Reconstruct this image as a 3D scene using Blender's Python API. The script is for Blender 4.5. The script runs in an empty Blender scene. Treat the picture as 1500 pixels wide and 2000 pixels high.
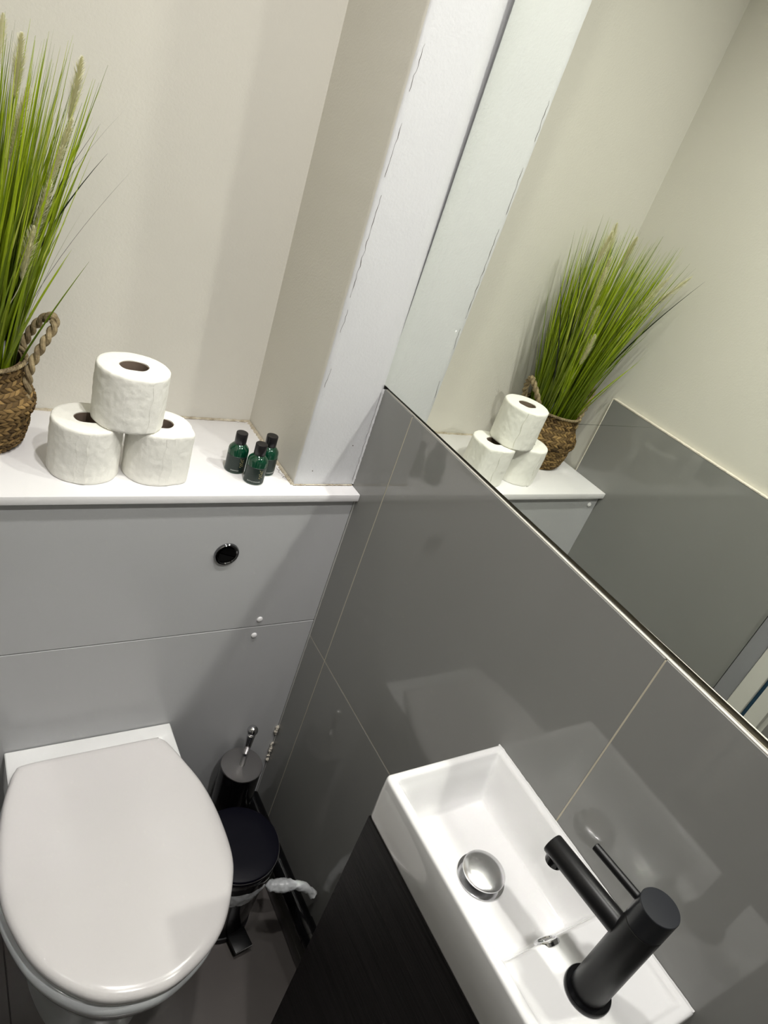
import bpy, bmesh, math, random
from mathutils import Vector, Matrix
from mathutils import noise as mnoise

S = bpy.context.scene
COL = S.collection
PI = math.pi
ZO = 1.0          # everything below is measured from the shelf top (z = 0); the floor lies 1 m under it

# ------------------------------------------------------------------ camera, world, light, exposure
cd = bpy.data.cameras.new('camera'); cam = bpy.data.objects.new('camera', cd); COL.objects.link(cam)
S.camera = cam
cd.sensor_fit = 'VERTICAL'; cd.sensor_height = 36.0; cd.lens = 36.0 * 1373.85 / 2000.0
cd.clip_start = 0.01; cd.clip_end = 50
def rot(a, b, c):
    return Matrix.Rotation(c, 3, 'Z') @ Matrix.Rotation(a, 3, 'X') @ Matrix.Rotation(b, 3, 'Y')
RM = rot(-0.5006, -0.3505, -0.6827)
rx, ry, rz = RM.col[0], RM.col[1], RM.col[2]
M3 = Matrix((rx, rz, -ry)).transposed()
cam.matrix_world = Matrix.Translation((-0.7127, -0.9723, 0.6368 + ZO)) @ M3.to_4x4()

W = bpy.data.worlds.new('world'); S.world = W; W.use_nodes = True
W.node_tree.nodes['Background'].inputs[0].default_value = (0.9, 0.92, 1, 1)
W.node_tree.nodes['Background'].inputs[1].default_value = 0.02

S.view_settings.view_transform = 'Standard'
try: S.view_settings.look = 'None'
except Exception: pass
S.view_settings.gamma = 1.0
S.view_settings.use_curve_mapping = False
S.view_settings.exposure = -0.42
c = S.cycles
c.use_denoising = True
try:
    c.denoiser = 'OPENIMAGEDENOISE'; c.denoising_input_passes = 'RGB_ALBEDO_NORMAL'; c.denoising_prefilter = 'ACCURATE'
except Exception: pass
c.caustics_reflective = True; c.caustics_refractive = False
c.blur_glossy = 0.0
c.max_bounces = 10; c.diffuse_bounces = 6; c.glossy_bounces = 6
c.sample_clamp_indirect = 0
try:
    c.use_guiding = True; c.use_surface_guiding = True; c.guiding_training_samples = 64
except Exception: pass

CEIL = 1.45
LAMPS = [('A', -0.34, -0.44, 9.5), ('B', -0.36, -1.0, 12.5)]
def area(name, loc, power, size, col, rotx=0.0, spread=PI):
    l = bpy.data.lights.new(name, 'AREA'); l.shape = 'DISK'; l.size = size; l.energy = power; l.color = col
    l.spread = spread
    o = bpy.data.objects.new(name, l); COL.objects.link(o); o.location = loc; o.rotation_euler = (rotx, 0, 0)
    return o
WARM = (1.0, 0.975, 0.94)
for n, x, y, p in LAMPS:
    area('downlight_lamp', (x, y, CEIL - 0.006 + ZO), p, 0.066, WARM, 0, math.radians(150))
area('hall_fill', (-1.35, -0.95, CEIL - 0.02 + ZO), 1.0, 0.2, (1.0, 0.94, 0.86))  # added weak fill from the hall side, with no fitting behind it

# ------------------------------------------------------------------ materials
def mat(name, col, rough=0.5, metal=0.0, ior=1.45, bump=None, coat=0.0, trans=0.0, sss=0.0, colvar=None, spec=0.5):
    m = bpy.data.materials.new(name); m.use_nodes = True
    nt = m.node_tree; b = nt.nodes['Principled BSDF']
    b.inputs['Base Color'].default_value = (*col, 1); b.inputs['Roughness'].default_value = rough
    b.inputs['Metallic'].default_value = metal; b.inputs['IOR'].default_value = ior
    b.inputs['Specular IOR Level'].default_value = spec
    b.inputs['Coat Weight'].default_value = coat; b.inputs['Coat Roughness'].default_value = 0.05
    b.inputs['Transmission Weight'].default_value = trans
    tc = nt.nodes.new('ShaderNodeTexCoord')
    if bump:
        scale, dist, strength = bump[:3]
        nz = nt.nodes.new('ShaderNodeTexNoise'); nz.inputs['Scale'].default_value = scale; nz.inputs['Detail'].default_value = 5
        nt.links.new(tc.outputs['Object'], nz.inputs['Vector'])
        if len(bump) > 3:
            mp = nt.nodes.new('ShaderNodeMapping'); mp.inputs['Scale'].default_value = bump[3]
            nt.links.new(tc.outputs['Object'], mp.inputs['Vector']); nt.links.new(mp.outputs[0], nz.inputs['Vector'])
        bp = nt.nodes.new('ShaderNodeBump'); bp.inputs['Distance'].default_value = dist; bp.inputs['Strength'].default_value = strength
        nt.links.new(nz.outputs[0], bp.inputs['Height']); nt.links.new(bp.outputs[0], b.inputs['Normal'])
    if colvar:
        scale, col2, mapscale = colvar
        nz = nt.nodes.new('ShaderNodeTexNoise'); nz.inputs['Scale'].default_value = scale; nz.inputs['Detail'].default_value = 6
        mp = nt.nodes.new('ShaderNodeMapping'); mp.inputs['Scale'].default_value = mapscale
        nt.links.new(tc.outputs['Object'], mp.inputs['Vector']); nt.links.new(mp.outputs[0], nz.inputs['Vector'])
        rp = nt.nodes.new('ShaderNodeValToRGB')
        rp.color_ramp.elements[0].position = 0.35; rp.color_ramp.elements[1].position = 0.65
        rp.color_ramp.elements[0].color = (*col, 1); rp.color_ramp.elements[1].color = (*col2, 1)
        nt.links.new(nz.outputs[0], rp.inputs[0]); nt.links.new(rp.outputs[0], b.inputs['Base Color'])
    return m
def vmat(name, rough=0.5, spec=0.4):
    m = mat(name, (1, 1, 1), rough, spec=spec)
    a = m.node_tree.nodes.new('ShaderNodeVertexColor'); a.layer_name = 'Col'
    m.node_tree.links.new(a.outputs[0], m.node_tree.nodes['Principled BSDF'].inputs['Base Color'])
    return m

plaster = mat('plaster', (0.62, 0.60, 0.545), 0.75, bump=(260, 0.0008, 0.4), colvar=(3.0, (0.635, 0.615, 0.56), (1, 1, 1)))
plaster_white = mat('plaster_gloss_white', (0.60, 0.605, 0.62), 0.45, bump=(230, 0.0008, 0.45))
ceil_m = mat('ceiling_paint', (0.82, 0.81, 0.78), 0.8, bump=(120, 0.0008, 0.3))
tile_m = mat('grey_gloss_tile', (0.228, 0.228, 0.220), 0.06, ior=1.5, bump=(9, 0.0006, 0.12))
grout_m = mat('cream_grout', (0.50, 0.46, 0.36), 0.9)
board_m = mat('white_board', (0.80, 0.79, 0.80), 0.28, bump=(400, 0.0002, 0.2))
panel_m = mat('pale_grey_panel', (0.47, 0.475, 0.485), 0.22, bump=(300, 0.0002, 0.25))
ceramic = mat('white_ceramic', (0.66, 0.66, 0.66), 0.08, coat=0.5)
seat_m = mat('toilet_seat_plastic', (0.60, 0.58, 0.578), 0.20, bump=(60, 0.0004, 0.15))
pan_shade_m = mat('toilet_ceramic_shaded', (0.56, 0.58, 0.595), 0.12, coat=0.4)  # white ceramic too; shade below the seat is put into this darker colour
chrome = mat('chrome', (0.62, 0.62, 0.63), 0.10, metal=1.0, bump=(30, 0.0008, 0.25))
dchrome = mat('brushed_dark_steel', (0.30, 0.29, 0.29), 0.30, metal=1.0)
black_m = mat('matt_black_metal', (0.005, 0.005, 0.0055), 0.36, spec=0.35)
black_top = mat('black_smooth_metal', (0.012, 0.013, 0.016), 0.30, spec=0.4)
black_gloss = mat('gloss_black_plastic', (0.003, 0.003, 0.0035), 0.12, spec=0.35)
navy_m = mat('bin_lid_black', (0.002, 0.002, 0.006), 0.5, spec=0.2)
paper_m = mat('toilet_paper', (0.83, 0.82, 0.77), 0.95, bump=(85, 0.0022, 0.4), spec=0.1)
papertop_m = mat('toilet_paper_edge', (0.86, 0.85, 0.80), 0.95, bump=(160, 0.0012, 0.5), spec=0.1)
card_m = mat('brown_card', (0.17, 0.125, 0.095), 0.9, bump=(80, 0.001, 0.4))
glass_g = mat('dark_green_glass', (0.001, 0.040, 0.018), 0.07, ior=1.5, coat=0.6)
label_m = mat('dark_label', (0.012, 0.022, 0.018), 0.35)
cap_m = mat('bottle_cap_black', (0.010, 0.009, 0.010), 0.3)
gold_m = mat('gold_print', (0.42, 0.36, 0.16), 0.4)
white_print = mat('white_print', (0.55, 0.58, 0.55), 0.5)
mirror_m = mat('mirror_silver', (0.90, 0.925, 0.865), 0.0, metal=1.0)
edge_m = mat('mirror_edge', (0.04, 0.05, 0.05), 0.3)
bead_m = mat('cream_sealant', (0.72, 0.67, 0.58), 0.6, bump=(200, 0.003, 0.8))
dirty_m = mat('stained_sealant', (0.62, 0.57, 0.46), 0.8, bump=(250, 0.004, 0.9), colvar=(60, (0.38, 0.32, 0.23), (1, 1, 1)))
crack_m = mat('dark_crack', (0.07, 0.05, 0.035), 0.95)
wood_m = mat('dark_woodgrain', (0.003, 0.0028, 0.003), 0.5, bump=(9, 0.0010, 0.7, (1, 1.0, 60)), colvar=(6, (0.019, 0.016, 0.017), (1, 0.8, 55)), spec=0.25)
floor_m = mat('taupe_floor_tile', (0.100, 0.090, 0.086), 0.22, bump=(14, 0.0005, 0.15))
skirt_m = mat('dark_grey_skirting', (0.10, 0.095, 0.09), 0.3)
hall_m = mat('hall_dark', (0.06, 0.065, 0.065), 0.7)
frame_m = mat('door_frame_white', (0.62, 0.61, 0.57), 0.4)
frame_grey = mat('door_frame_grey', (0.25, 0.25, 0.27), 0.4)
blue_m = mat('door_seal_blue', (0.015, 0.05, 0.09), 0.5)
soil_m = mat('dark_filler', (0.01, 0.01, 0.02), 0.9)
lamp_m = mat('lamp_lens', (1, 1, 1), 0.5)
lb = lamp_m.node_tree.nodes['Principled BSDF']; lb.inputs['Emission Color'].default_value = (*WARM, 1); lb.inputs['Emission Strength'].default_value = 4
weave_m = vmat('woven_seagrass', 0.75, 0.25)
blade_m = vmat('grass_blade', 0.42, 0.4)
b_ = blade_m.node_tree.nodes['Principled BSDF']
rope_m = mat('seagrass_rope', (0.15, 0.11, 0.06), 0.8, bump=(180, 0.003, 0.8), colvar=(70, (0.34, 0.27, 0.15), (1, 1, 1)))
plume_m = mat('pale_plume', (0.80, 0.78, 0.55), 0.9)
tag_m = mat('white_tag', (0.72, 0.72, 0.70), 0.6)
# translucent bin liner
bag_m = bpy.data.materials.new('bin_liner'); bag_m.use_nodes = True
_n = bag_m.node_tree; _b = _n.nodes['Principled BSDF']
_b.inputs['Base Color'].default_value = (0.62, 0.64, 0.66, 1); _b.inputs['Roughness'].default_value = 0.3
_b.inputs['Alpha'].default_value = 0.75

# ------------------------------------------------------------------ helpers
def new(): return bmesh.new()
def box(bm, a, b, bev=0.0, seg=2):
    r = bmesh.ops.create_cube(bm, size=1.0)
    vs = r['verts']
    for v in vs:
        v.co = Vector(((a[0]+b[0])/2 + v.co.x*(b[0]-a[0]), (a[1]+b[1])/2 + v.co.y*(b[1]-a[1]), (a[2]+b[2])/2 + v.co.z*(b[2]-a[2])))
    if bev > 0:
        es = list({e for v in vs for e in v.link_edges})
        bmesh.ops.bevel(bm, geom=es, offset=bev, segments=seg, profile=0.5, affect='EDGES')
    return bm
def lathe(bm, prof, c, n=48, sx=1.0, sy=1.0, cap0=True, cap1=True, fn=None):
    rings = []
    for (r, z) in prof:
        ring = []
        for i in range(n):
            t = 2*PI*i/n
            p = Vector((r*math.cos(t)*sx, r*math.sin(t)*sy, z))
            if fn: p = fn(p, t)
            ring.append(bm.verts.new((c[0]+p.x, c[1]+p.y, c[2]+p.z)))
        rings.append(ring)
    for a, b in zip(rings, rings[1:]):
        for i in range(n):
            bm.faces.new((a[i], a[(i+1) % n], b[(i+1) % n], b[i]))
    if cap0: bm.faces.new(list(reversed(rings[0])))
    if cap1: bm.faces.new(rings[-1])
    return bm
def tube(bm, pts, radii, n=12, caps=True):
    pts = [Vector(p) for p in pts]
    if not hasattr(radii, '__len__'): radii = [radii]*len(pts)
    rings = []; up = None
    for i, p in enumerate(pts):
        d = (pts[min(i+1, len(pts)-1)] - pts[max(i-1, 0)]).normalized()
        if up is None:
            up = Vector((0, 0, 1)) if abs(d.z) < 0.9 else Vector((1, 0, 0))
        s = d.cross(up).normalized(); up = s.cross(d).normalized()
        rings.append([bm.verts.new(p + (s*math.cos(2*PI*k/n) + up*math.sin(2*PI*k/n))*radii[i]) for k in range(n)])
    for a, b in zip(rings, rings[1:]):
        for i in range(n):
            bm.faces.new((a[i], b[i], b[(i+1) % n], a[(i+1) % n]))
    if caps:
        bm.faces.new(rings[0]); bm.faces.new(list(reversed(rings[-1])))
    return bm
def obj(name, bm, m, parent=None, origin=None, smooth=True, angle=35):
    me = bpy.data.meshes.new(name)
    bmesh.ops.recalc_face_normals(bm, faces=bm.faces[:])
    org = Vector(origin) if origin is not None else Vector((0, 0, 0))
    if parent is not None: org = Vector(parent['_o'])
    for v in bm.verts: v.co -= org
    if smooth:
        for f in bm.faces: f.smooth = True
        for e in bm.edges:
            if len(e.link_faces) == 2 and e.calc_face_angle(0) > math.radians(angle): e.smooth = False
    bm.to_mesh(me); bm.free()
    o = bpy.data.objects.new(name, me); COL.objects.link(o)
    for x in (m if isinstance(m, (list, tuple)) else [m]): me.materials.append(x)
    o['_o'] = tuple(org)
    if parent is not None: o.parent = parent
    else: o.location = org
    return o
def thing(name, label, cat, loc, group=None):
    o = bpy.data.objects.new(name, None); COL.objects.link(o); o.empty_display_size = 0.05
    o.location = loc; o['_o'] = tuple(loc); o['label'] = label; o['category'] = cat
    if group: o['group'] = group
    return o
def tag(o, label, cat, group=None):
    o['label'] = label; o['category'] = cat
    if group: o['group'] = group
    return o
def struct(name, bm, m, **k):
    o = obj(name, bm, m, **k); o['kind'] = 'structure'; return o
def B(a, b, bev=0.0, seg=2): return box(new(), a, b, bev, seg)
def smooth01(t):
    t = max(0.0, min(1.0, t)); return t*t*(3-2*t)
def spline(pts, n, closed=False):
    P = [Vector(p) for p in pts]; out = []
    m = len(P) if closed else len(P)-1
    for i in range(m):
        if closed: p0, p1, p2, p3 = P[i-1], P[i], P[(i+1) % len(P)], P[(i+2) % len(P)]
        else: p0, p1, p2, p3 = P[max(i-1, 0)], P[i], P[i+1], P[min(i+2, len(P)-1)]
        for k in range(n):
            t = k/n
            out.append(0.5*((2*p1) + (p2-p0)*t + (2*p0-5*p1+4*p2-p3)*t*t + (3*p1-p0-3*p2+p3)*t*t*t))
    if not closed: out.append(P[-1])
    return out

# ------------------------------------------------------------------ room shell
XL = -0.7577      # tile face of the left wall
XLP = -0.768      # plaster face of the left wall
YB = 0.271; YF = -1.75
ZF = -1.0
DY0, DY1, DZ = -0.585, -1.36, 1.02    # door opening in the left wall

struct('floor', B((-2.6, YF-0.1, ZF-0.08), (0.2, YB+0.1, ZF-0.004)), grout_m)
fl = bpy.data.objects['floor']; grout_floor = mat('floor_grout', (0.05, 0.045, 0.042), 0.9)
fl.data.materials[0] = grout_floor
for (x0, x1) in ((-0.581, 0.0), (-1.183, -0.583)):
    for (y0, y1) in ((-0.62, 0.0), (-1.222, -0.622), (-1.75, -1.224)):
        obj('tile', B((x0, y0, ZF-0.006), (x1, y1, ZF), 0.0008, 1), floor_m, fl)
struct('ceiling', B((-2.6, YF-0.1, CEIL), (0.2, YB+0.1, CEIL+0.08)), ceil_m)
struct('wall_back', B((-0.95, YB, ZF-0.08), (0.2, YB+0.1, CEIL)), plaster)
struct('wall_front', B((-2.6, YF-0.1, ZF), (0.2, YF, CEIL)), tile_m)

# right wall: plaster core with tiles on it
wr = struct('wall_right', B((0.034, YF, ZF), (0.2, YB+0.05, CEIL)), plaster)
obj('grout', B((-0.0006+0.0012, -1.75, ZF), (0.034, 0.024, 0.2055)), grout_m, wr)
G = 0.0011
yb = [0.0248, -0.0792, -0.6695, -1.260, -1.75]
zb = [0.208, -0.3742, -0.965]
for i in range(4):
    for k in range(2):
        obj('tile', B((0.0, yb[i+1]+G, zb[k+1]+G), (0.010, yb[i]-G, zb[k]-G*(k > 0)), 0.0006, 1), tile_m, wr)
# left wall around the door opening
wl = struct('wall_left', B((XLP-0.12, DY0, ZF), (XLP, YB+0.02, CEIL)), plaster)
obj('lintel', B((XLP-0.12, DY1, DZ), (XLP, DY0, CEIL)), plaster, wl)
obj('pier', B((XLP-0.12, YF, ZF), (XLP, DY1, CEIL)), plaster, wl)
obj('grout', B((XLP-0.001, -0.49, ZF), (XL-0.0008, 0.0995, 0.2085)), grout_m, wl)
for (z1, z0) in ((0.2099, -0.3805), (-0.3825, -0.971)):
    obj('tile', B((XLP+0.0002, -0.490, z0), (XL, 0.1022, z1), 0.0006, 1), tile_m, wl)
tr = struct('trim_1', B((XLP+0.0003, -0.490, 0.2099), (XL+0.0006, 0.1022, 0.2135), 0.0008), bead_m)
tr2 = struct('trim_2', B((XLP+0.0003, 0.1022, 0.0005), (XL+0.0006, 0.1052, 0.2125), 0.0008), bead_m)

# hallway beyond the door
hw = struct('wall_hall', B((-2.05, YF, ZF), (-1.95, 0.0, CEIL)), hall_m)
struct('wall_hall_end', B((-2.05, -0.1, ZF), (XLP-0.12, 0.0, CEIL)), hall_m)

# door frame
d1 = struct('door_1', B((XLP-0.12, DY0-0.03, ZF), (XLP-0.001, DY0, DZ)), frame_m)
obj('architrave', B((XLP, DY0+0.0545, ZF), (XL+0.010, -0.4935, DZ+0.08), 0.003), frame_grey, d1)
obj('architrave', B((XLP, DY0+0.0185, ZF), (XL+0.014, DY0+0.054, DZ+0.08), 0.003), frame_m, d1)
obj('seal', B((XLP, DY0+0.010, ZF), (XL+0.006, DY0+0.018, DZ+0.05), 0.001), blue_m, d1)
obj('jamb', B((XLP, DY0-0.022, ZF), (XL+0.012, DY0+0.010, DZ), 0.002), frame_m, d1)
obj('architrave', B((XLP, DY1-0.07, ZF), (XL+0.012, DY1+0.01, DZ+0.08), 0.003), frame_m, d1)
obj('architrave', B((XLP, DY1+0.0101, DZ), (XL+0.012, DY0-0.0221, DZ+0.07), 0.003), frame_m, d1)

# boxed pillar in the right corner
PX, PY = -0.128, 0.0248
def pillar():
    bm = new()
    zs = [0.0005 + i*(CEIL-0.0005)/150 for i in range(151)]
    rows = []
    for z in zs:
        wdg = 0.006 + 0.024*min(1, (z-0.2)/0.75) if z > 0.2 else 0.0015
        j = 0.0007*mnoise.noise(Vector((z*30, 0, 0)))
        j2 = 0.0006*mnoise.noise(Vector((z*25, 5, 0)))
        pr = [(PX, YB+0.01), (PX+j*0.5, PY+0.012), (PX+j, PY+0.0025), (PX+0.0025, PY+j2), (PX+0.012, PY)]
        pr += [(PX + (0.0-wdg-PX)*t, PY + 0.0005*mnoise.noise(Vector((t*6, z*9, 3)))) for t in (0.3, 0.5, 0.7, 0.9)]
        pr += [(-wdg, PY+0.0005), (-0.0002, PY+wdg*0.5), (0.03, PY+0.028), (0.03, YB+0.01)]
        rows.append([bm.verts.new((x, y, z)) for x, y in pr])
    for a, b in zip(rows, rows[1:]):
        for i in range(len(a)-1): bm.faces.new((a[i], a[i+1], b[i+1], b[i]))
        bm.faces.new((a[-1], a[0], b[0], b[-1]))
    bm.faces.new(rows[-1]); bm.faces.new(list(reversed(rows[0])))
    # white gloss paint on the front, matt wall paint on the inner side
    for f in bm.faces:
        xs = [v.co.x for v in f.verts]
        f.material_index = 1 if max(xs) <= PX + 0.0012 else 0
    return bm
wp = struct('trim_pillar', pillar(), [plaster_white, plaster], angle=50)

def ribbon(bm, pts, w, h, jit, seed, axis):
    """an irregular bead (low ridge) along a polyline; axis = the two cross directions"""
    u, v = Vector(axis[0]), Vector(axis[1])
    rings = []
    for i, p in enumerate(pts):
        p = Vector(p)
        a = mnoise.noise(Vector((i*0.37+seed, seed, 0))); b = mnoise.noise(Vector((i*0.61, seed+7, 1)))
        ww = w*(1+jit*a); hh = h*(1+jit*b)
        rings.append([bm.verts.new(p - u*0.0005), bm.verts.new(p + v*ww*1.0), bm.verts.new(p + (u*hh+v*ww)*0.62), bm.verts.new(p + u*hh), bm.verts.new(p - v*0.0005)])
    for a, b in zip(rings, rings[1:]):
        for i in range(5): bm.faces.new((a[i], a[(i+1) % 5], b[(i+1) % 5], b[i]))
    bm.faces.new(rings[0]); bm.faces.new(list(reversed(rings[-1])))
    return bm
def line(a, b, n): return [Vector(a).lerp(Vector(b), i/n) for i in range(n+1)]
def crack(bm, a, b, n, w, jit, seed, nrm):
    a, b, nrm = Vector(a), Vector(b), Vector(nrm); d = (b-a).normalized(); s = d.cross(nrm).normalized()
    L = []
    for i in range(n+1):
        p = a.lerp(b, i/n) + s*jit*mnoise.noise(Vector((i*0.55, seed, 2)))
        ww = w*max(0.12, 0.7+1.2*mnoise.noise(Vector((i*0.4, seed, 9))))
        L.append((bm.verts.new(p - s*ww/2), bm.verts.new(p + nrm*0.0003), bm.verts.new(p + s*ww/2)))
    for p, q in zip(L, L[1:]):
        bm.faces.new((p[0], p[1], q[1], q[0])); bm.faces.new((p[1], p[2], q[2], q[1])); bm.faces.new((p[2], p[0], q[0], q[2]))
    return bm
bm = new()
for (z0, z1, s) in ((0.36, 0.52, 1), (0.545, 0.62, 4), (0.66, 0.72, 6), (0.30, 0.34, 8), (0.20, 0.235, 9)):
    bm = new()
    crack(bm, (PX+0.006, PY-0.0004, z0), (PX+0.009, PY-0.0004, z1), int((z1-z0)*160), 0.0008, 0.0022, s, (0, -1, 0))
    obj('crack', bm, crack_m, wp)
bm = new()
crack(bm, (-0.004, PY-0.0005, 0.012), (-0.0045, PY-0.0005, 0.2), 30, 0.0006, 0.003, 3, (0, -1, 0))
obj('crack', bm, crack_m, wp)
obj('paint_bead', ribbon(new(), line((-0.0005, PY, 0.004), (-0.0005, PY, 0.207), 60), 0.003, 0.0028, 0.7, 4, ((0, -1, 0), (-1, 0, 0))), plaster_white, wp)
bm = new()
for x, z in ((-0.097, 0.031), (-0.028, 0.088)):
    lathe(bm, [(0.0011, 0), (0.0008, 0.0004)], (0, 0, 0), 8)
    for v in bm.verts[-16:]: v.co = Vector((x+v.co.x, PY-0.0002-v.co.z, z+v.co.y))
obj('nail_mark', bm, crack_m, wp)

# cream strip of trim on top of the right wall's tiles
struct('trim_3', B((0.0012, -1.75, 0.2079), (0.0052, 0.020, 0.2096), 0.0006), mat('tile_trim', (0.50, 0.475, 0.43), 0.55))

# skirting on the right wall with the black waste pipe above
struct('baseboard_right', B((-0.032, -0.536, ZF), (0.0, -0.004, ZF+0.040), 0.002), skirt_m)

# ------------------------------------------------------------------ mirror
mir = thing('wall_mirror', 'large frameless wall mirror above the grey tiles of the right wall', 'mirror', (0.0117, -0.6, 0.214))
def mirx(y, z): return 0.0117 - 0.0157*(y+0.6) + 0.0107*(z-0.4)
def slab(y0, y1, z0, z1, dx0, dx1):
    bm = new(); V = []
    for dx in (dx0, dx1):
        for (y, z) in ((y0, z0), (y1, z0), (y1, z1), (y0, z1)): V.append(bm.verts.new((mirx(y, z)+dx, y, z)))
    for f in ((0, 1, 2, 3), (7, 6, 5, 4), (0, 4, 5, 1), (1, 5, 6, 2), (2, 6, 7, 3), (3, 7, 4, 0)): bm.faces.new([V[i] for i in f])
    return bm
obj('glass', slab(0.030, -1.70, 0.214, 1.36, 0.0, 0.003), mirror_m, mir, smooth=False)
obj('edge', slab(0.0312, -1.702, 0.2125, 1.362, 0.0031, 0.005), edge_m, mir, smooth=False)

# ------------------------------------------------------------------ cistern boxing, shelf
cb = thing('cistern_unit', 'pale grey boxed-in cistern unit with two panels behind the toilet', 'cistern unit', (-0.378, 0.0, ZF))
obj('upper_panel', B((XL+0.0008, 0.0, -0.3286), (-0.0022, 0.016, -0.0155), 0.0008, 1), panel_m, cb)
obj('lower_panel', B((XL+0.0008, 0.0, ZF+0.001), (-0.0022, 0.016, -0.3306), 0.0008, 1), panel_m, cb)
obj('carcass', B((XL+0.0008, 0.018, ZF), (-0.003, 0.10, -0.0155)), edge_m, cb)
bm = ribbon(new(), line((-0.0004, -0.0002, -0.99), (-0.0004, -0.0002, -0.0165), 160), 0.0028, 0.0016, 0.35, 12, ((-1, 0, 0), (0, -1, 0)))
obj('sealant', bm, mat('grey_sealant', (0.42, 0.42, 0.41), 0.5), cb)
bm = new(); random.seed(4)
for i in range(16):      # lumps of peeling sealant low in the corner
    z = random.uniform(-0.79, -0.66); r = random.uniform(0.0018, 0.005)
    lathe(bm, [(0.0004, -r*1.6), (r*.8, -r*0.8), (r, 0), (r*.7, r*.9), (0.0004, r*1.7)], (-0.003-random.random()*0.003, -0.003-random.random()*0.002, z), 7,
          fn=lambda p, t: p*(1+0.5*mnoise.noise(p*400+Vector((i, 0, 0)))))
ps = obj('peeling_sealant', bm, bead_m, cb); ps['kind'] = 'stuff'
def cap(x, z):
    bm = new()
    lathe(bm, [(0.0062, 0), (0.0062, 0.0012), (0.0055, 0.0028), (0.0038, 0.0041), (0.0015, 0.0047)], (0, 0, 0), 24)
    for v in bm.verts: v.co = Vector((x+v.co.x, -v.co.z+0.0002, z+v.co.y))
    return bm
for x, z in ((-0.133, -0.3095), (-0.1354, -0.353), (-0.7299, -0.0396)):
    obj('cover_cap', cap(x, z), board_m, cb)
# flush button
BX, BZ = -0.2393, -0.1347
def facing(prof, n, cx, cz, **k):
    bm = lathe(new(), prof, (0, 0, 0), n, **k)
    for v in bm.verts: v.co = Vector((cx+v.co.x, -v.co.z, cz+v.co.y))
    return bm
fb = obj('flush_button', facing([(0.0235, 0), (0.0235, 0.003), (0.0220, 0.0052), (0.0195, 0.0056), (0.0182, 0.0042), (0.0180, 0.0015)], 56, BX, BZ), mat('dark_chrome_ring', (0.22, 0.22, 0.23), 0.08, metal=1.0), cb)
dk = mat('chrome_button_dark', (0.10, 0.10, 0.105), 0.06, metal=1.0)
def half(sgn):
    bm = new(); n = 28; R = 0.0168
    pts = []
    for i in range(n+1):
        t = PI*i/n; x = R*math.cos(t); z = sgn*R*math.sin(t)
        z = sgn*max(abs(z), 0.0006) + (-sgn*0.004 if False else 0)
        pts.append((x, z))
    lo = [bm.verts.new((BX+x, -0.001, BZ+z)) for x, z in pts]
    hi = [bm.verts.new((BX+x*0.95, -0.0042-0.0018*(1-abs(x)/R), BZ+z*0.95+sgn*0.0003)) for x, z in pts]
    for i in range(n): bm.faces.new((lo[i], lo[i+1], hi[i+1], hi[i]))
    bm.faces.new((lo[-1], lo[0], hi[0], hi[-1])); bm.faces.new(hi); bm.faces.new(list(reversed(lo)))
    bmesh.ops.rotate(bm, verts=bm.verts[:], cent=(BX, 0, BZ), matrix=Matrix.Rotation(0.35, 3, 'Y'))
    return bm
obj('button_half', half(1), dk, fb); obj('button_half', half(-1), dk, fb)

sh = obj('shelf_board', B((XL+0.0006, -0.0110, -0.0150), (-0.0006, 0.2704, 0.0), 0.0009), board_m)
sh.location = (0, 0, 0)
tag(sh, 'white shelf board over the cistern, holding rolls, bottles and basket', 'shelf')
def bead_on_shelf(a, b, u, v, w, h, seed, n=120):
    return ribbon(new(), line(a, b, n), w, h, 0.8, seed, (u, v))
obj('sealant', bead_on_shelf((XLP+0.002, YB-0.0006, 0.0), (PX-0.0006, YB-0.0006, 0.0), (0, 0, 1), (0, -1, 0), 0.0035, 0.0035, 2), dirty_m, sh)
obj('sealant', bead_on_shelf((PX-0.0006, YB-0.002, 0.0), (PX-0.0006, PY, 0.0), (0, 0, 1), (-1, 0, 0), 0.0055, 0.0035, 9), dirty_m, sh)
obj('sealant', bead_on_shelf((PX-0.002, PY-0.0006, 0.0), (-0.002, PY-0.0006, 0.0), (0, 0, 1), (0, -1, 0), 0.0022, 0.0022, 15), dirty_m, sh)
for a_, b_2, n_, w_, j_, s_ in (((PX-0.0075, 0.055, 0.0004), (PX-0.001, PY-0.004, 0.0004), 22, 0.0012, 0.003, 21), ((PX-0.012, 0.085, 0.0004), (PX-0.009, 0.040, 0.0004), 22, 0.0009, 0.007, 25),
        ((PX, PY-0.0032, 0.0006), (-0.004, PY-0.0032, 0.0006), 60, 0.0013, 0.0012, 29), ((-0.30, YB-0.005, 0.0006), (PX-0.01, YB-0.006, 0.0006), 60, 0.0007, 0.003, 33)):
    obj('crack', crack(new(), a_, b_2, n_, w_, j_, s_, (0, 0, 1)), crack_m, sh)

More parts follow.
